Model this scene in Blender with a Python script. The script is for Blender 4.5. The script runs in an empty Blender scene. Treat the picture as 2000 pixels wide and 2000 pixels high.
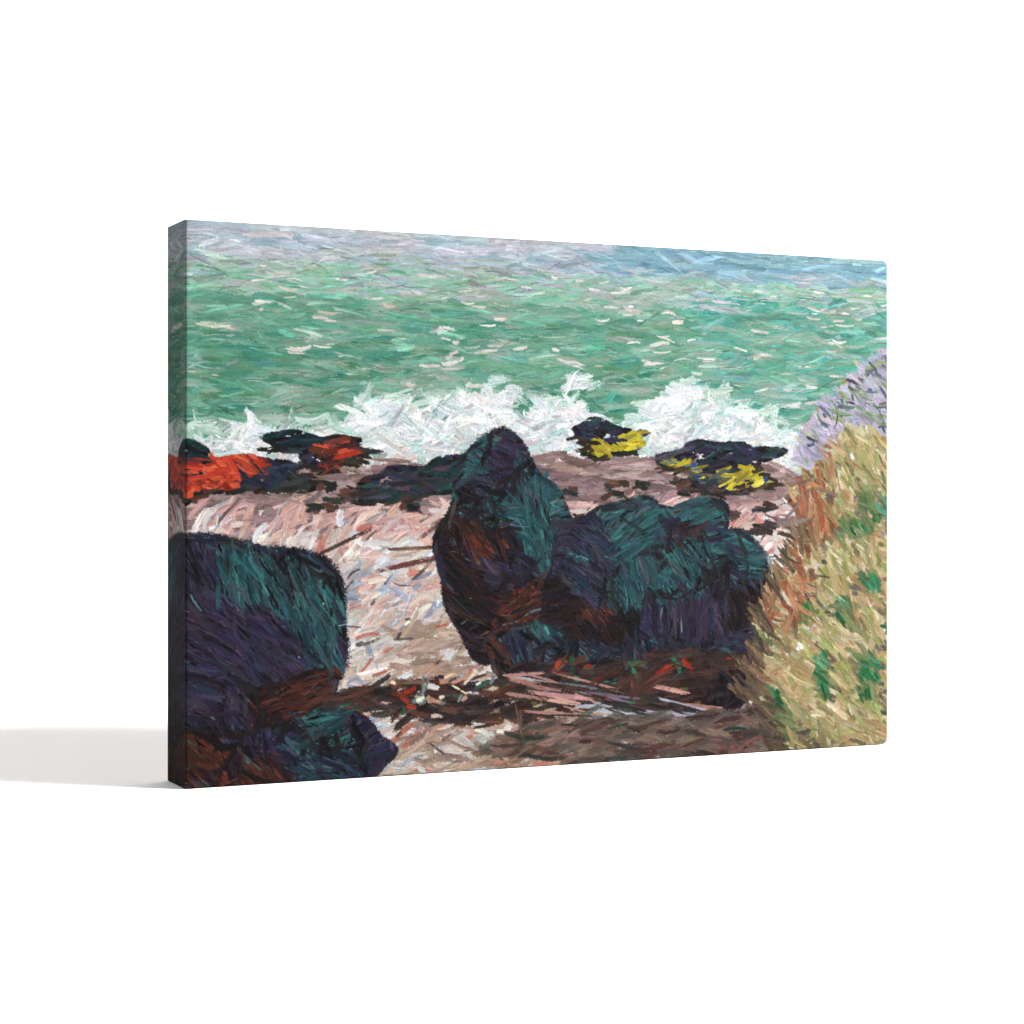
import numpy as np, math

# ---------------------------------------------------------------- the picture
# A generic painterly coast (sea, surf, pebbles, boulders, ochre bank), laid
# down stroke by stroke as pigment + thickness on a fine grid.
PW, PH = 1290, 866
UNIT = float(PH)
rng = np.random.default_rng(11)


def smooth(a, n, axis):
    k = np.ones(n) / n
    return np.apply_along_axis(lambda r: np.convolve(np.r_[r[-n:], r, r[:n]], k, 'same')[n:-n], axis, a)


def noise2(h, w, cell):
    gh, gw = int(h / cell) + 3, int(w / cell) + 3
    g = rng.random((gh, gw))
    y = np.arange(h) / cell
    x = np.arange(w) / cell
    y0 = y.astype(int); x0 = x.astype(int)
    fy = (y - y0)[:, None]; fx = (x - x0)[None, :]
    fy = fy * fy * (3 - 2 * fy); fx = fx * fx * (3 - 2 * fx)
    a = g[y0][:, x0]; b = g[y0][:, x0 + 1]; c = g[y0 + 1][:, x0]; d = g[y0 + 1][:, x0 + 1]
    return (a * (1 - fx) + b * fx) * (1 - fy) + (c * (1 - fx) + d * fx) * fy


BR = smooth(rng.random((256, 1024)), 17, 1)
BR = smooth(BR, 2, 0)
BR = (BR - BR.min()) / (BR.max() - BR.min())
BR = np.clip((BR - .5) * 1.5 + .5, 0, 1).astype(np.float32)
GR = rng.random((PH, PW)).astype(np.float32)
GR = (GR + np.roll(GR, 1, 0) + np.roll(GR, 1, 1) + np.roll(GR, (1, 1), (0, 1))) / 4
GR = np.clip((GR - .5) * 1.7 + .5, 0, 1).astype(np.float32)

COL = np.zeros((PH, PW, 3), np.float32)
THK = np.zeros((PH, PW), np.float32)
DIR = np.zeros((PH, PW), np.float32)   # way the last brush mark ran


def stroke(x, y, ang, L, Wd, col, bend=0.0, dry=.25, alpha=1.0, body=1.0, var=.16, tint=None, clip=None):
    """x, y, L, Wd in pixels; one loaded brush mark with bristle tracks"""
    R = int(L / 2 + Wd + abs(bend)) + 3
    x0, x1 = max(0, int(x) - R), min(PW, int(x) + R)
    y0, y1 = max(0, int(y) - R), min(PH, int(y) + R)
    if x1 <= x0 or y1 <= y0:
        return
    dx = np.arange(x0, x1, dtype=np.float32)[None, :] - x
    dy = np.arange(y0, y1, dtype=np.float32)[:, None] - y
    c, s_ = math.cos(ang), math.sin(ang)
    s = (dx * c + dy * s_) / (L / 2)
    t = (-dx * s_ + dy * c - bend * (s * s - .33)) / (Wd / 2)
    t = t / np.sqrt(np.clip(1.12 - .55 * s * s, .2, 2))
    ro, co = int(rng.integers(256)), int(rng.integers(1024))
    ri = (((t + 2) * (Wd / 2) * 1.15).astype(np.int32) + ro) % 256
    ci = (((s + 2) * (L / 2) * .9).astype(np.int32) + co) % 1024
    br = BR[ri, ci]
    gr = GR[y0:y1, x0:x1]
    end = (1 - np.abs(s) + (br - .62) * .42) * (L / 2) / 1.6
    sid = (1 - np.abs(t) + (gr - .5) * .5) * (Wd / 2) / 1.0
    m = np.clip(np.minimum(end, sid), 0, 1)
    if dry > 0:
        load = dry * (.55 + .45 * s)
        m = m * np.clip((br * .6 + gr * .4 - load) * 7 + .25, 0, 1)
    m = m * alpha
    if clip is not None:
        m = m * clip[y0:y1, x0:x1]
    DIR[y0:y1, x0:x1][m > .4] = ang
    colr = np.array(col, np.float32)
    if tint is not None:
        k = np.clip(br * 1.5 - .35, 0, 1)[..., None]
        cc = colr * (1 - k) + np.array(tint, np.float32) * k
    else:
        cc = np.broadcast_to(colr, br.shape + (3,))
    cc = cc * (1 + (br - .5) * var * 2)[..., None]
    sub = COL[y0:y1, x0:x1]
    sub += (cc - sub) * m[..., None]
    ridge = np.clip((np.abs(t) - .55) / .35, 0, 1) * .8 + np.clip((s - .6) / .3, 0, 1) * .5
    hh = body * (.35 + br * .55 + ridge)
    st = THK[y0:y1, x0:x1]
    st += (st * .45 + hh * .8 - st) * m


def pick(pal):
    p = pal[int(rng.integers(len(pal)))]
    lum = float(rng.normal(0, 6))
    return [max(0, min(255, q + lum + float(rng.normal(0, 3)))) for q in p]


def cover(mask, n, pal, L, W, ang, jit=.25, bend=.12, **kw):
    """n strokes with centres inside the mask; ang is a number or a field"""
    ys, xs = np.nonzero(mask)
    if len(ys) == 0:
        return
    for i in rng.integers(0, len(ys), n):
        y, x = float(ys[i]), float(xs[i])
        a = (ang[int(y), int(x)] if isinstance(ang, np.ndarray) else ang) + float(rng.normal(0, jit))
        l = float(rng.uniform(*L)); w = float(rng.uniform(*W))
        c = pick(pal)
        stroke(x, y, a, l, w, c, bend=float(rng.normal(0, bend)) * l * .55,
               tint=pick(pal) if rng.random() < .55 else None, **kw)


def paint():
    global COL
    yy, xx = np.mgrid[0:PH, 0:PW].astype(np.float32)
    u, v = xx / UNIT, yy / UNIT
    n1 = noise2(PH, PW, 150); n2 = noise2(PH, PW, 48); n3 = noise2(PH, PW, 20)
    wob = (n1 - .5) * .09 + (n2 - .5) * .05 + (n3 - .5) * .02
    # shoreline of a shallow bay
    shore = .425 - .05 * np.sin((u - .15) * 2.3) * 0 + .018 * np.sin(u * 5.1 + .6) + wob * .55
    surf_top = .348 - .035 * np.sin(u * 3.3 - 1.2) + wob * 1.3
    COL[:] = (186, 168, 158)
    sea = v < surf_top + .03
    # ---------- open water
    top = [(178, 188, 198), (188, 186, 196), (164, 186, 198), (174, 176, 188), (150, 180, 190)]
    topR = [(128, 172, 188), (140, 176, 190), (120, 160, 182), (150, 184, 190)]
    cover(v < .1, 900, top, (50, 150), (7, 17), 0, .05, .03, dry=.15)
    cover((v < .08) & (u > .85), 420, topR, (40, 130), (6, 14), .02, .05, .03, dry=.2)
    up = [(150, 196, 182), (128, 190, 164), (158, 188, 184), (140, 186, 160), (168, 190, 178)]
    cover((v > .065) & (v < .17), 900, up, (40, 120), (7, 16), 0, .09, .05, dry=.2)
    mid = [(100, 166, 142), (90, 160, 138), (116, 178, 154), (130, 178, 154), (108, 164, 136), (142, 176, 154), (86, 154, 138), (124, 172, 160)]
    cover((v > .13) & sea, 1800, mid, (36, 120), (8, 20), 0, .16, .08, dry=.18)
    deep = [(66, 140, 120), (70, 144, 128), (92, 146, 114), (78, 150, 138), (100, 154, 122)]
    cover((v > .2) & sea & (n1 > .48), 420, deep, (30, 100), (8, 20), -.04, .2, .1, dry=.25)
    tur = [(104, 176, 168), (92, 170, 166), (116, 184, 172), (84, 166, 150)]
    cover((u > 1.05) & (v > .1) & sea, 520, tur, (40, 130), (7, 18), -.12, .12, .06, dry=.2)
    gry = [(158, 172, 160), (166, 178, 168), (150, 164, 150), (176, 184, 180)]
    cover((v > .1) & sea & (n2 > .5), 380, gry, (24, 90), (5, 14), 0, .12, .08, dry=.42, alpha=.6)
    cover((v > .12) & sea, 700, mid + deep + gry[:2], (24, 90), (5, 14), -.02, .1, .06, dry=.42, alpha=.55)
    cover((v > .07) & sea, 420, up + mid + gry, (14, 50), (2, 5), -.02, .16, .08, dry=.45, body=1.4)
    cover((v > .04) & (v < .12), 260, gry + top, (18, 60), (3, 7), 0, .12, .08, dry=.45)
    caps = [(214, 212, 206), (226, 226, 222), (200, 206, 200), (208, 196, 190)]
    cover((v > .07) & (v < .3) & sea & (n2 > .5), 70, caps, (14, 44), (3, 8), 0, .14, .1, dry=.4, body=1.9)
    for k in range(30):
        x, y = rng.uniform(0, 1.45), rng.uniform(.09, .31)
        n = int(rng.integers(3, 9))
        for j in range(n):
            stroke((x + rng.normal(0, .018)) * PH, (y + rng.normal(0, .004)) * PH, rng.normal(0, .2), rng.uniform(8, 30), rng.uniform(2.5, 7), pick(caps + gry), dry=.42, body=1.9, alpha=.9)
    cover((v > .06) & (v < .13), 70, caps, (10, 36), (2, 5), 0, .12, .1, dry=.3, body=1.6)
    ink = [(58, 96, 84), (70, 104, 98), (84, 112, 100)]
    cover((v > .05) & sea, 150, ink, (14, 60), (1.4, 2.6), 0, .2, .1, dry=.35, alpha=.75)
    # ---------- surf
    sf = (v > surf_top) & (v < shore + .01)
    foam = [(236, 238, 240), (226, 230, 234), (214, 222, 228), (240, 240, 238), (204, 216, 222)]
    cover((v > surf_top - .03) & (v < surf_top + .03), 260, [(190, 214, 206), (176, 206, 192), (208, 220, 220)], (20, 60), (6, 16), -.2, .5, .15, dry=.5)
    cover(sf, 900, foam, (18, 60), (6, 16), -.1, .5, .16, dry=.2, body=1.3, var=.1)
    cover(sf & (n2 > .52), 260, [(186, 206, 206), (176, 204, 196), (200, 206, 212), (160, 192, 188)], (16, 50), (5, 12), -.15, .5, .16, dry=.3)
    cover(sf, 1100, foam + [(222, 218, 214), (206, 210, 218)], (10, 40), (3, 8), -.15, .6, .16, dry=.34, body=1.9, var=.12)
    cover(sf & (n3 > .6), 200, [(186, 208, 212), (170, 206, 200), (198, 196, 200)], (12, 44), (4, 10), -.1, .5, .16, dry=.4)
    cover(sf, 240, [(150, 160, 164), (170, 178, 180), (188, 186, 184)], (8, 30), (1.4, 2.6), 0, .5, .2, dry=.4)
    # ---------- shingle
    bch = v > shore
    wet = bch & (v < shore + .11)
    flow = (-.35 + 1.5 * (noise2(PH, PW, 230) - .5) + .5 * (u - .4)).astype(np.float32)
    sand = [(206, 190, 182), (214, 196, 186), (200, 194, 190), (190, 178, 170), (212, 206, 200), (196, 182, 178), (186, 184, 184)]
    cover(bch, 2600, sand, (26, 90), (8, 20), flow, .3, .12, dry=.12)
    cover(bch & (v > .5), 420, sand + [(176, 158, 156), (186, 170, 168)], (60, 150), (14, 30), flow, .2, .14, dry=.3, alpha=.8, body=1.3)
    wsand = [(146, 120, 120), (130, 108, 108), (160, 134, 134), (120, 100, 98), (172, 148, 150)]
    cover(wet, 800, wsand, (26, 90), (6, 15), -.03, .18, .06, dry=.2)
    pink = [(204, 166, 158), (210, 172, 162), (192, 154, 150), (216, 186, 176)]
    cover(bch & (v > .5) & (v < .72), 620, pink, (22, 80), (6, 15), flow, .35, .12, dry=.3)
    blue = [(160, 172, 190), (176, 184, 198), (148, 160, 182)]
    cream = [(234, 228, 218), (224, 222, 218), (214, 218, 224), (240, 234, 224), (202, 210, 220)]
    cover(bch & (v > .55), 900, cream + sand, (16, 70), (4, 12), flow, .4, .16, dry=.34, body=1.5)
    cover(bch & (v > .5), 620, cream + sand + pink[:1] + blue, (12, 60), (3, 12), flow, .35, .2, dry=.36, body=1.7, var=.14)
    cover(bch & (v > .62), 240, blue, (16, 60), (4, 10), flow, .5, .16, dry=.4)
    cover((u > 1.1) & (u < 1.34) & (v > .6), 420, blue + cream + [(206, 184, 196)], (16, 60), (4, 12), 1.05, .35, .14, dry=.35, body=1.4)
    cover((u > 1.12) & (v > .82), 420, [(190, 160, 124), (176, 152, 112), (164, 150, 108), (196, 170, 140), (190, 190, 192)], (22, 74), (5, 13), .85, .3, .1, dry=.3)
    warm = [(160, 138, 124), (174, 150, 134), (150, 128, 118), (188, 166, 150)]
    cover(bch & (v > .72) & (u > .4) & (u < 1.15), 620, warm, (22, 84), (5, 14), -.15, .35, .12, dry=.3)
    sal = [(204, 122, 102), (190, 104, 88), (176, 92, 78), (210, 140, 120)]
    cover(bch & (v > .52), 150, sal, (16, 52), (5, 12), flow, .4, .12, dry=.36, alpha=.8)
    cover(bch & (v > .52) & (n2 > .5), 240, sand + pink + cream, (14, 46), (5, 13), flow, .5, .12, dry=.3, body=1.5)
    dk = [(86, 72, 70), (70, 64, 72), (96, 82, 78), (60, 66, 84)]
    cover(bch & (v > .5), 170, dk, (12, 46), (3, 7), flow, .5, .12, dry=.42, alpha=.8)
    # broad weed lines on the upper shingle
    for k in range(4):
        x = PH * rng.uniform(.28, .6); y = PH * rng.uniform(.48, .62)
        stroke(x, y, rng.normal(-.25, .3), rng.uniform(80, 150), rng.uniform(6, 11), pick([(116, 78, 68), (140, 92, 78), (96, 76, 72)]), dry=.4)

    # ---------- rounded boulders
    def blob(cx, cy, rx, ry, seed, rough=.2, k=2.6):
        g = np.random.default_rng(seed)
        ph = g.uniform(0, 6.28, 6)
        th = np.arctan2((v - cy) / ry, (u - cx) / rx)
        rad = 1 + rough * (.5 * np.sin(2 * th + ph[0]) + .42 * np.sin(3 * th + ph[1]) + .3 * np.sin(5 * th + ph[2]) + .16 * np.sin(9 * th + ph[3]))
        d = (np.abs((u - cx) / rx) ** k + np.abs((v - cy) / ry) ** k) ** (1 / k) / rad
        return d + (n3 - .5) * .05

    navy = [(44, 44, 66), (52, 50, 80), (36, 38, 56), (60, 54, 84), (48, 56, 84), (66, 62, 78)]
    teal = [(44, 92, 98), (52, 104, 104), (34, 76, 86), (64, 118, 114), (40, 70, 84)]
    blk = [(30, 27, 30), (38, 34, 36), (26, 24, 28), (44, 38, 40), (34, 34, 42), (48, 36, 34)]
    rust = [(92, 52, 42), (112, 58, 42), (76, 46, 40), (64, 42, 38)]

    plum = [(66, 52, 74), (58, 46, 62), (78, 62, 78)]
    slate = [(70, 82, 92), (58, 70, 84), (86, 96, 104)]

    def boulder(cx, cy, rx, ry, seed, facets, rough=.2, light=.5, brown=0.0):
        """one weathered rock: broken planes, each brushed its own way"""
        d = blob(cx, cy, rx, ry, seed, rough, 2.0)
        ins = d < 1
        cl = np.clip((1.01 - d + (n3 - .5) * .05 + (GR - .5) * .03) * 40, 0, 1).astype(np.float32)
        g = np.random.default_rng(seed + 5)
        cover(ins, int(ins.sum() / 110), blk, (20, 60), (7, 16), .2, .7, .1, dry=.0, clip=cl)
        px = cx + rx * g.uniform(-.95, .95, facets)
        py = cy + ry * g.uniform(-.95, .95, facets)
        wu, wv = u + (n2 - .5) * .05, v + (n2.T[:1, :1] * 0 + n3 - .5) * .03
        dist = np.stack([((wu - a) ** 2 + ((wv - b) * g.uniform(.8, 1.3)) ** 2) for a, b in zip(px, py)])
        cell = dist.argmin(0)
        srt = np.sort(dist, 0)
        seam = (np.sqrt(srt[1]) - np.sqrt(srt[0])) < .012
        for k in range(facets):
            mk = ins & (cell == k)
            n = mk.sum()
            if n < 60:
                continue
            up = (cy - py[k]) / ry + .55 * (px[k] - cx) / rx + g.normal(0, .3)
            if up > light:
                pal = teal + slate[:1]
            elif up > -.1:
                pal = navy + (plum if g.random() < .5 else teal[2:4])
            elif g.random() < brown:
                pal = rust
            else:
                pal = blk + (plum[1:2] if g.random() < .4 else rust[2:])
            a0 = g.uniform(-.5, 1.5)
            cover(mk, int(n / 75), pal, (18, 56), (6, 15), a0, .18, .08, dry=.12, clip=cl, var=.3, alpha=.85)
            edge_in = mk & (np.roll(cell, (-9, 6), (0, 1)) != cell)
            cover(edge_in, int(edge_in.sum() / 130), slate + teal[3:4] + pal[:1], (14, 48), (3, 7), a0, .2, .08, dry=.38, clip=cl, alpha=.8)
            cover(mk, int(n / 70), pal + blk[:2], (14, 56), (2, 6), a0, .2, .08, dry=.38, clip=cl, var=.4)
            cover(mk, int(n / 620), slate + plum + [(112, 126, 134), (96, 132, 130)] + pal, (10, 40), (2, 5), a0, .25, .06, dry=.42, clip=cl)
        sm = ins & seam
        gy, gx = np.gradient(np.sqrt(srt[1]) - np.sqrt(srt[0]))
        along = (np.arctan2(gy, gx) + math.pi / 2).astype(np.float32)
        cover(sm & (n1 > .42), int(sm.sum() / 150), blk + navy[:1], (18, 50), (4, 9), along, .2, .06, dry=.3, clip=cl, alpha=.8)
        rim = (d > .95) & (d < 1.03)
        tang = (np.arctan2((v - cy) * rx / ry, (u - cx)) + math.pi / 2).astype(np.float32)
        cover(rim, int(ins.sum() / 1000), blk + navy, (22, 54), (5, 10), tang, .08, .1, dry=.3, clip=cl, alpha=.75)
        return d

    # skerries along the edge of the water, with weed and lichen on them
    def shelf(cx, cy, rx, ry, seed, accent, n_acc):
        d = blob(cx, cy, rx, ry, seed, .42, 2.0)
        ins = d < 1
        cl = np.clip((1.02 - d + (n3 - .5) * .12 + (GR - .5) * .05) * 22, 0, 1).astype(np.float32)
        a = ins.sum() / 120.0
        rel = (v - cy) / ry
        cover(ins, int(a * 1.5), blk + navy[:2], (16, 46), (5, 12), -.05, .3, .08, dry=.05, clip=cl)
        cover(ins, int(a * .7), navy + slate[1:2] + [(30, 66, 64), (36, 78, 70)], (16, 54), (4, 10), .05, .35, .1, dry=.28, clip=cl)
        for k in range(n_acc):
            ax, ay = cx + rx * rng.uniform(-.8, .8), cy + ry * rng.uniform(-.3, .8)
            cover(ins & (np.hypot(u - ax, (v - ay) * 2.2) < .05), 20, accent, (14, 46), (5, 11), rng.normal(0, .2), .3, .1, dry=.2, clip=cl, body=1.4)
        cover((d > .88) & (d < 1.06) & (rel > 0), int(a * .3), [(52, 46, 40), (40, 44, 40), (70, 58, 50)], (16, 44), (4, 9), 0, .2, .1, dry=.35)

    red = [(206, 74, 50), (190, 62, 44), (218, 100, 66), (150, 52, 40)]
    yel = [(206, 194, 50), (188, 176, 46), (220, 206, 76), (150, 132, 50)]
    shelf(.03, .44, .16, .05, 3, red, 4)
    shelf(.25, .40, .10, .03, 4, red + rust, 2)
    shelf(.50, .455, .15, .045, 8, [(36, 84, 74), (30, 70, 66), (96, 74, 90)], 3)
    shelf(.84, .375, .09, .03, 14, yel, 2)
    shelf(1.09, .425, .15, .045, 21, yel + [(40, 66, 130)], 4)
    # small stones between
    for k in range(34):
        x, y = rng.uniform(.15, 1.3), rng.uniform(.46, .56)
        for j in range(5):
            stroke((x + rng.normal(0, .009)) * PH, (y + rng.normal(0, .004)) * PH, rng.normal(0, .3), rng.uniform(12, 32), rng.uniform(5, 12),
                   pick([(66, 54, 52), (84, 66, 62), (56, 58, 64), (104, 66, 56), (48, 56, 50)]), dry=.25)

    boulder(.99, .585, .115, .10, 33, 9, .22, .4, .2)
    boulder(.63, .60, .165, .20, 31, 13, .2, .5, .15)
    boulder(.84, .67, .15, .17, 37, 11, .2, .35, .25)
    boulder(1.06, .74, .165, .175, 40, 12, .2, .5, .25)
    boulder(.70, .80, .12, .075, 44, 8, .24, .9, .6)
    boulder(.90, .83, .13, .07, 45, 8, .24, .9, .5)
    boulder(.02, .80, .30, .25, 57, 16, .16, .4, .75)
    boulder(.24, .95, .14, .085, 58, 7, .22, .8, .9)
    # tide wrack and weed at the feet of the boulders
    foot = (blob(.74, .855, .36, .06, 61, .35) < 1)
    cover(foot, 330, [(58, 44, 42), (78, 54, 48), (46, 40, 42), (96, 62, 52), (70, 66, 66)], (24, 80), (6, 16), -.08, .25, .12, dry=.22, alpha=.85)
    cover(foot & (n2 > .5), 34, [(176, 66, 46), (150, 56, 44), (36, 104, 72), (48, 120, 86)], (12, 36), (5, 11), .1, .6, .16, dry=.3, body=1.6)
    # driftwood lying across the foreground
    for k in range(64):
        f = rng.random()
        stroke((.66 + .4 * f + rng.normal(0, .015)) * PH, (.855 + .075 * f + rng.normal(0, .022)) * PH, .2 + rng.normal(0, .08), rng.uniform(50, 130), rng.uniform(4, 9),
               pick([(150, 152, 166), (170, 172, 184), (178, 132, 124), (120, 116, 128), (84, 60, 58), (196, 150, 140), (58, 56, 56)]), dry=.35, body=1.4)
    low = (blob(.93, .96, .27, .055, 71, .3) < 1)
    cover(low, 230, [(104, 86, 78), (92, 92, 86), (116, 88, 82), (86, 72, 70), (128, 106, 94), (146, 126, 114)], (30, 90), (8, 18), -.1, .2, .1, dry=.25, alpha=.75)
    cover(low, 70, [(66, 52, 50), (52, 66, 62), (92, 62, 58), (150, 92, 88)], (24, 80), (4, 10), -.1, .25, .1, dry=.36, alpha=.85)
    for k in range(26):
        x, y = rng.normal(.5, .05), rng.normal(.845, .022)
        stroke(x * PH, y * PH, rng.normal(-.2, .6), rng.uniform(10, 34), rng.uniform(4, 10), pick([(226, 206, 182), (218, 216, 210), (120, 132, 136), (52, 62, 70), (70, 110, 100), (190, 150, 130)]), dry=.2, body=1.7)

    # ---------- ochre bank with a heather top, on the right
    edge = 1.50 - .30 * np.clip((v - .10) / .55, 0, 1) ** .8 + .04 * np.sin(v * 13) + wob * .7
    bank = (u > edge) & (v > .09)
    depth = u - edge
    ochre = [(190, 172, 134), (172, 146, 108), (182, 160, 120), (164, 152, 104), (196, 182, 148), (176, 134, 98)]
    slope = (.95 - .5 * (v - .4)).astype(np.float32)
    cover(bank, 1100, ochre, (16, 56), (7, 16), slope, .35, .1, dry=.08)
    cover(bank, 420, [(148, 150, 92), (160, 164, 104), (130, 124, 90), (196, 190, 160)], (12, 44), (5, 12), slope, .35, .1, dry=.3)
    cover(bank & (v > .36) & (n2 > .52), 230, [(70, 72, 66), (92, 96, 92), (108, 96, 78), (120, 112, 92), (136, 124, 100)], (10, 34), (3, 10), slope - .3, .5, .1, dry=.34, alpha=.8)
    gc = bank & (v > .48) & (n2 + .6 * n1 > .98)
    cover(gc, 260, [(96, 120, 78), (110, 130, 84), (84, 112, 80), (124, 134, 92)], (12, 40), (5, 12), slope, .4, .1, dry=.25, alpha=.85)
    cover(gc & (n3 > .45), 70, [(46, 120, 72), (40, 104, 62), (84, 150, 124)], (12, 36), (5, 11), slope, .4, .1, dry=.3, body=1.4)
    cover(bank & (v > .35) & (v < .75) & (depth < .08), 90, [(160, 88, 62), (142, 78, 58), (184, 124, 90), (120, 84, 68), (176, 140, 100)], (14, 50), (5, 14), slope + .2, .4, .1, dry=.34, alpha=.8)
    heath = bank & (v < .40 - .25 * (u - 1.4) + .25 * (n1 - .5))
    cover(heath, 520, [(172, 164, 188), (184, 172, 194), (156, 152, 178), (164, 174, 190), (190, 184, 200)], (16, 54), (6, 14), .5, .35, .1, dry=.12, body=1.3)
    cover(heath, 90, [(92, 108, 136), (80, 76, 92), (150, 166, 110), (120, 150, 110)], (10, 34), (3, 7), .5, .4, .1, dry=.35)
    foot2 = (depth > -.03) & (depth < .02) & (v > .55)
    cover(foot2, 150, [(92, 78, 66), (112, 92, 72), (74, 68, 66), (140, 112, 84)], (20, 60), (4, 10), slope, .25, .08, dry=.35)
    def same_paint(x, y, a, L):
        """a worked mark stays inside the patch of colour it starts in"""
        for f in (-.5, -.25, .25, .5):
            xe = min(PW - 1, max(0, int(x + math.cos(a) * L * f)))
            ye = min(PH - 1, max(0, int(y + math.sin(a) * L * f)))
            if abs(float(COL[ye, xe].mean() - COL[y, x].mean())) > 42:
                return False
        return True

    for k in range(9000):
        x, y = int(rng.integers(PW)), int(rng.integers(PH))
        if sea[y, x] and rng.random() < .6:
            continue
        a = float(DIR[y, x]) + float(rng.normal(0, .16))
        L = float(rng.uniform(12, 60))
        if not same_paint(x, y, a, L):
            continue
        c = COL[y, x] * (1 + float(rng.normal(0, .1)))
        q = COL[min(PH - 1, max(0, y + int(rng.integers(-14, 15)))), min(PW - 1, max(0, x + int(rng.integers(-14, 15))))]
        stroke(x, y, a, L, float(rng.choice([2, 3, 4, 6, 8])) * rng.uniform(.8, 1.2), c * .8 + q * .2, bend=float(rng.normal(0, 1.2)), dry=.42, body=float(rng.uniform(.8, 1.8)), alpha=.85)
    for k in range(1000):                         # raised ridges and nicks left by the bristles
        x, y = int(rng.integers(PW)), int(rng.integers(PH))
        lum = COL[y, x].mean()
        f = 1.2 if rng.random() < .6 else .62
        if lum < 70:
            f = 1.9 if rng.random() < .35 else .6
        stroke(x, y, float(DIR[y, x]) + float(rng.normal(0, .22)), rng.uniform(6, 34), rng.uniform(1.2, 2.4), np.clip(COL[y, x] * f + (6 if f > 1 else 0), 0, 246), bend=float(rng.normal(0, 1.5)), dry=.36, body=2.2, alpha=.8)
    # soften the pigment a touch, as paint that was worked wet
    soft = (np.roll(COL, 1, 0) + np.roll(COL, -1, 0) + np.roll(COL, 1, 1) + np.roll(COL, -1, 1)) / 4
    soft[0], soft[-1], soft[:, 0], soft[:, -1] = COL[0], COL[-1], COL[:, 0], COL[:, -1]
    COL = COL * .8 + soft * .2
    # inks of the print: a little deeper and a little less saturated
    COL = np.clip(COL, 0, 255)
    grey = COL.mean(2, keepdims=True)
    COL = grey + (COL - grey) * .88
    COL = 255 * (np.clip(COL, 0, 255) / 255) ** 1.16
    COL = np.clip(COL, 0, 255)


paint()

# ---------------------------------------------------------------- the place
import bpy
S = bpy.context.scene
COLL = S.collection

CW, CH, CT = 0.745, 0.50, 0.0588          # print: width, height, depth (m)
CORNER = (-0.2863, 1.763)                 # front left foot of the print
ROT = math.radians(25.05)
CAM_H = 0.2601


def lin(c):
    c = np.asarray(c, np.float32) / 255.0
    return np.where(c <= .04045, c / 12.92, ((c + .055) / 1.055) ** 2.4)


PIG = .25                                  # ink density of the print
ALB = lin(COL) * PIG


def bsdf(m):
    m.use_nodes = True
    return m.node_tree.nodes['Principled BSDF'], m.node_tree


def print_material():
    m = bpy.data.materials.new('printed_canvas')
    b, nt = bsdf(m)
    at = nt.nodes.new('ShaderNodeAttribute'); at.attribute_name = 'pigment'
    tc = nt.nodes.new('ShaderNodeTexCoord')
    # cotton weave: two crossed wave textures, very fine
    wx = nt.nodes.new('ShaderNodeTexWave'); wx.bands_direction = 'X'; wx.inputs['Scale'].default_value = 420
    wz = nt.nodes.new('ShaderNodeTexWave'); wz.bands_direction = 'Z'; wz.inputs['Scale'].default_value = 420
    for w in (wx, wz):
        w.inputs['Distortion'].default_value = 1.2; w.inputs['Detail'].default_value = 1
        nt.links.new(tc.outputs['Object'], w.inputs['Vector'])
    mx = nt.nodes.new('ShaderNodeMath'); mx.operation = 'MAXIMUM'
    nt.links.new(wx.outputs['Fac'], mx.inputs[0]); nt.links.new(wz.outputs['Fac'], mx.inputs[1])
    bp = nt.nodes.new('ShaderNodeBump'); bp.inputs['Strength'].default_value = .18; bp.inputs['Distance'].default_value = .0003
    nt.links.new(mx.outputs[0], bp.inputs['Height'])
    nt.links.new(bp.outputs['Normal'], b.inputs['Normal'])
    nt.links.new(at.outputs['Color'], b.inputs['Base Color'])
    b.inputs['Roughness'].default_value = .62
    b.inputs['Specular IOR Level'].default_value = .015
    return m


def grid_mesh(name, P, C, mat, parent):
    h, w = P.shape[:2]
    me = bpy.data.meshes.new(name)
    idx = np.arange(h * w, dtype=np.int32).reshape(h, w)
    q = np.stack([idx[:-1, :-1], idx[1:, :-1], idx[1:, 1:], idx[:-1, 1:]], -1).reshape(-1, 4)
    n = len(q)
    me.vertices.add(h * w); me.vertices.foreach_set('co', P.astype(np.float32).ravel())
    me.loops.add(n * 4); me.loops.foreach_set('vertex_index', q.ravel())
    me.polygons.add(n); me.polygons.foreach_set('loop_start', np.arange(0, n * 4, 4, dtype=np.int32))
    me.update(calc_edges=True)
    me.polygons.foreach_set('use_smooth', np.ones(n, bool))
    ca = me.color_attributes.new('pigment', 'FLOAT_COLOR', 'POINT')
    rgba = np.ones((h * w, 4), np.float32); rgba[:, :3] = C.reshape(-1, 3)
    ca.data.foreach_set('color', rgba.ravel())
    me.materials.append(mat)
    o = bpy.data.objects.new(name, me)
    COLL.objects.link(o); o.parent = parent
    return o


root = bpy.data.objects.new('canvas_print', None)
COLL.objects.link(root)
root.location = (CORNER[0], CORNER[1], 0)
root.rotation_euler = (0, 0, ROT)
root['label'] = 'large gallery wrapped canvas print of a painted green seashore standing on a white floor'
root['category'] = 'canvas print'

PMAT = print_material()


def soften_corner(x, z):
    """right hand corners of the wrap are slightly rounded by the folded cloth"""
    r = .0062
    for zc, sg in ((CH - r, 1), (r, -1)):
        ex = x - (CW - r); ez = (z - zc) * sg
        ins = (ex > 0) & (ez > 0)
        d = np.hypot(ex, ez)
        cheb = np.maximum(ex, ez)
        k = np.where(ins & (d > 0), cheb / np.maximum(d, 1e-9), 1)
        x = np.where(ins, (CW - r) + ex * k, x)
        z = np.where(ins, zc + ez * k * sg, z)
    return x, z


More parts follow.
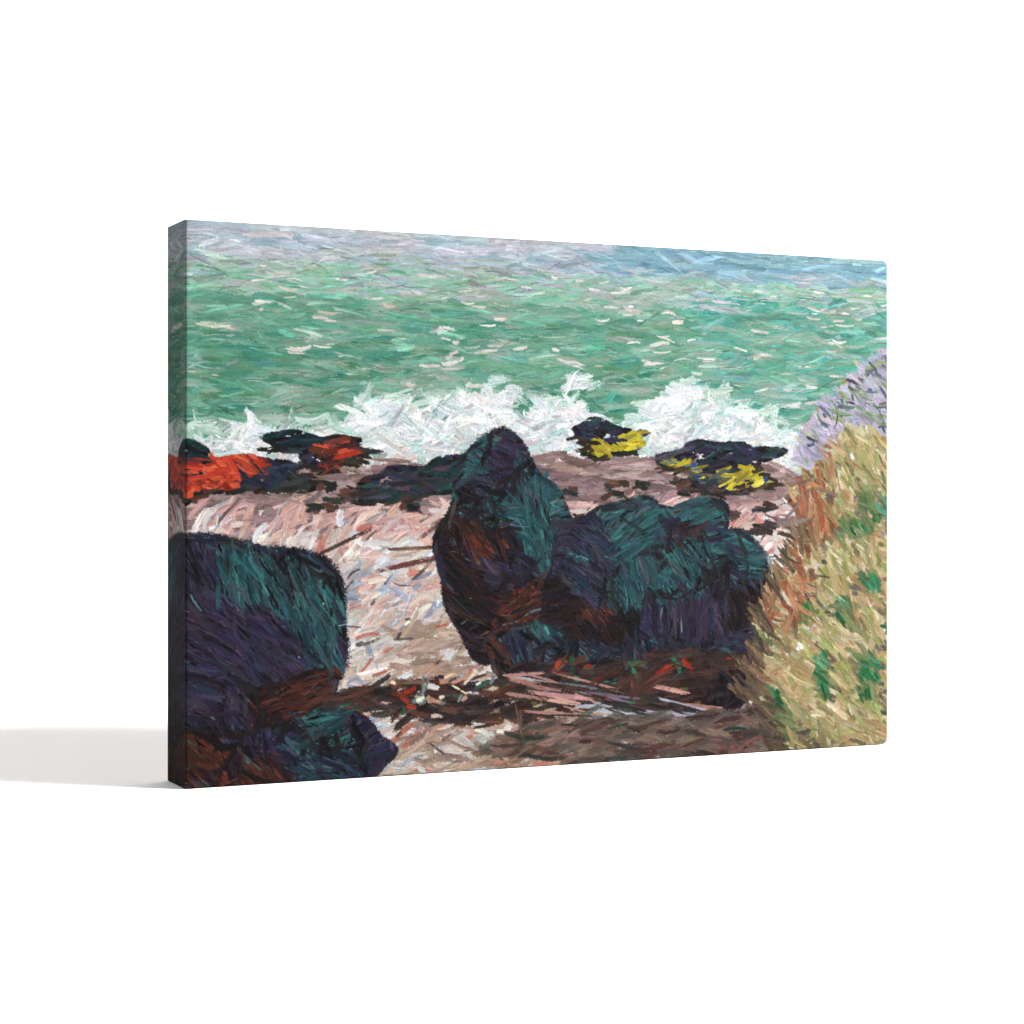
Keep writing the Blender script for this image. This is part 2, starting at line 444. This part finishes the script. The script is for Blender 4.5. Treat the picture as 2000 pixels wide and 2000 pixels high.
# front: columns and rows with a tiny rolled edge, relief from the paint
xs = np.linspace(0, CW, PW); zs = np.linspace(CH, 0, PH)
X, Z = np.meshgrid(xs, zs)
edge = np.minimum(np.minimum(X, CW - X), np.minimum(Z, CH - Z))
ROLL = .0013
roll = np.where(edge < ROLL, ROLL - np.sqrt(np.clip(ROLL ** 2 - (ROLL - edge) ** 2, 0, None)), 0)
thk = THK.astype(np.float64)
thk = (thk + np.roll(thk, 1, 0) + np.roll(thk, 1, 1)) / 3
RELIEF = .00026
Y = roll - thk * RELIEF * np.clip(edge / .003, 0, 1)
Xc, Zc = soften_corner(X, Z)
grid_mesh('painted_front', np.stack([Xc, Y, Zc], -1), ALB, PMAT, root)

# wrapped edges carry the picture on as a mirror image
NS = 102
ts = np.linspace(ROLL, CT, NS)


def side(name, horizontal, first):
    if not horizontal:
        xx = 0.0 if first else CW
        T, Zs = np.meshgrid(ts, zs)
        Xs = np.full_like(T, xx)
        C = ALB[:, :NS] if first else ALB[:, ::-1][:, :NS]
        a, b = soften_corner(Xs, Zs)
        P = np.stack([a, T, b], -1)
        if first:
            P = P[:, ::-1]; C = C[:, ::-1]
    else:
        zz = CH if first else 0.0
        Xs, T = np.meshgrid(xs, ts)
        C = ALB[:NS] if first else ALB[::-1][:NS]
        a, b = soften_corner(Xs, np.full_like(T, zz))
        P = np.stack([a, T, b], -1)
        if first:
            P = P[::-1]; C = C[::-1]
    return grid_mesh(name, P, np.ascontiguousarray(C), PMAT, root)


side('wrapped_edge', False, True)
side('wrapped_edge', False, False)
side('wrapped_edge', True, True)
side('wrapped_edge', True, False)

# wooden stretcher the cloth is pulled over, closing the back
wood = bpy.data.materials.new('pale_pine')
b, nt = bsdf(wood)
nz = nt.nodes.new('ShaderNodeTexNoise'); nz.inputs['Scale'].default_value = 40
rp = nt.nodes.new('ShaderNodeValToRGB')
rp.color_ramp.elements[0].color = (.42, .30, .18, 1); rp.color_ramp.elements[1].color = (.55, .42, .27, 1)
nt.links.new(nz.outputs['Fac'], rp.inputs['Fac']); nt.links.new(rp.outputs['Color'], b.inputs['Base Color'])
b.inputs['Roughness'].default_value = .7


def boxes(name, lst, mat, parent):
    vs, fs = [], []
    for (x0, y0, z0, x1, y1, z1) in lst:
        k = len(vs)
        vs += [(x, y, z) for x in (x0, x1) for y in (y0, y1) for z in (z0, z1)]
        fs += [tuple(k + i for i in f) for f in ((0, 1, 3, 2), (4, 6, 7, 5), (0, 4, 5, 1), (2, 3, 7, 6), (0, 2, 6, 4), (1, 5, 7, 3))]
    me = bpy.data.meshes.new(name); me.from_pydata(vs, [], fs); me.update()
    me.materials.append(mat)
    o = bpy.data.objects.new(name, me); COLL.objects.link(o); o.parent = parent
    return o


e = .0015; wd = .045; y0, y1 = .008, CT - .0008
boxes('stretcher_frame', [(e, y0, e, e + wd, y1, CH - e), (CW - .0075 - wd, y0, e + .004, CW - .0075, y1, CH - e - .004),
                          (e + wd, y0, e, CW - .0075 - wd, y1, e + wd), (e + wd, y0, CH - e - wd, CW - .0075 - wd, y1, CH - e)], wood, root)

# ---------------------------------------------------------------- white floor running up into a backdrop
white = bpy.data.materials.new('white_paper')
b, nt = bsdf(white)
nz = nt.nodes.new('ShaderNodeTexNoise'); nz.inputs['Scale'].default_value = 3
rp = nt.nodes.new('ShaderNodeValToRGB')
rp.color_ramp.elements[0].color = (.885, .88, .88, 1); rp.color_ramp.elements[1].color = (.905, .90, .90, 1)
nt.links.new(nz.outputs['Fac'], rp.inputs['Fac']); nt.links.new(rp.outputs['Color'], b.inputs['Base Color'])
b.inputs['Roughness'].default_value = .9
b.inputs['Specular IOR Level'].default_value = 0.0


def sweep():
    prof = [(-1.5, 0.0), (4.5, 0.0)]
    R = 1.5
    for i in range(1, 25):
        a = i / 24 * math.pi / 2
        prof.append((4.5 + R * math.sin(a), R - R * math.cos(a)))
    prof.append((6.0, 5.0))
    me = bpy.data.meshes.new('floor')
    vs, fs = [], []
    for (y, z) in prof:
        vs += [(-6, y, z - .0005), (6, y, z - .0005)]
    for i in range(len(prof) - 1):
        fs.append((2 * i, 2 * i + 1, 2 * i + 3, 2 * i + 2))
    me.from_pydata(vs, [], fs); me.update()
    me.polygons.foreach_set('use_smooth', [True] * len(fs))
    me.materials.append(white)
    o = bpy.data.objects.new('floor', me); COLL.objects.link(o)
    o['kind'] = 'structure'


sweep()

# ---------------------------------------------------------------- light: white studio + one softbox from the right
w = bpy.data.worlds.new('World'); S.world = w; w.use_nodes = True
bg = w.node_tree.nodes['Background']
bg.inputs['Color'].default_value = (1, 1, 1, 1); bg.inputs['Strength'].default_value = .60

KEY_E, KEY_EL, KEY_SL, KEY_D = 1900.0, 25.0, .205, 6.0


def softbox():
    from mathutils import Vector
    l = bpy.data.lights.new('softbox', 'AREA')
    l.shape = 'DISK'; l.size = 2.1; l.energy = KEY_E; l.color = (1, .985, .965)
    o = bpy.data.objects.new('softbox', l); COLL.objects.link(o)
    tgt = Vector((0, 1.9, .2))
    d = Vector((1, -KEY_SL, 0)).normalized()
    d = d * math.cos(math.radians(KEY_EL)) + Vector((0, 0, math.sin(math.radians(KEY_EL))))
    o.location = tgt + d * KEY_D
    o.rotation_euler = (-d).to_track_quat('-Z', 'Y').to_euler()


softbox()

# ---------------------------------------------------------------- camera
cd = bpy.data.cameras.new('camera'); cam = bpy.data.objects.new('camera', cd); COLL.objects.link(cam)
cam.location = (0, 0, CAM_H); cam.rotation_euler = (math.radians(90), 0, 0)
cd.sensor_width = 36; cd.lens = 36 * 3925 / 2000
cd.shift_y = -38 / 2000
cd.clip_start = .05; cd.clip_end = 200
S.camera = cam

vs_ = S.view_settings
vs_.view_transform = 'Standard'; vs_.look = 'None'; vs_.exposure = 0; vs_.gamma = 1; vs_.use_curve_mapping = False
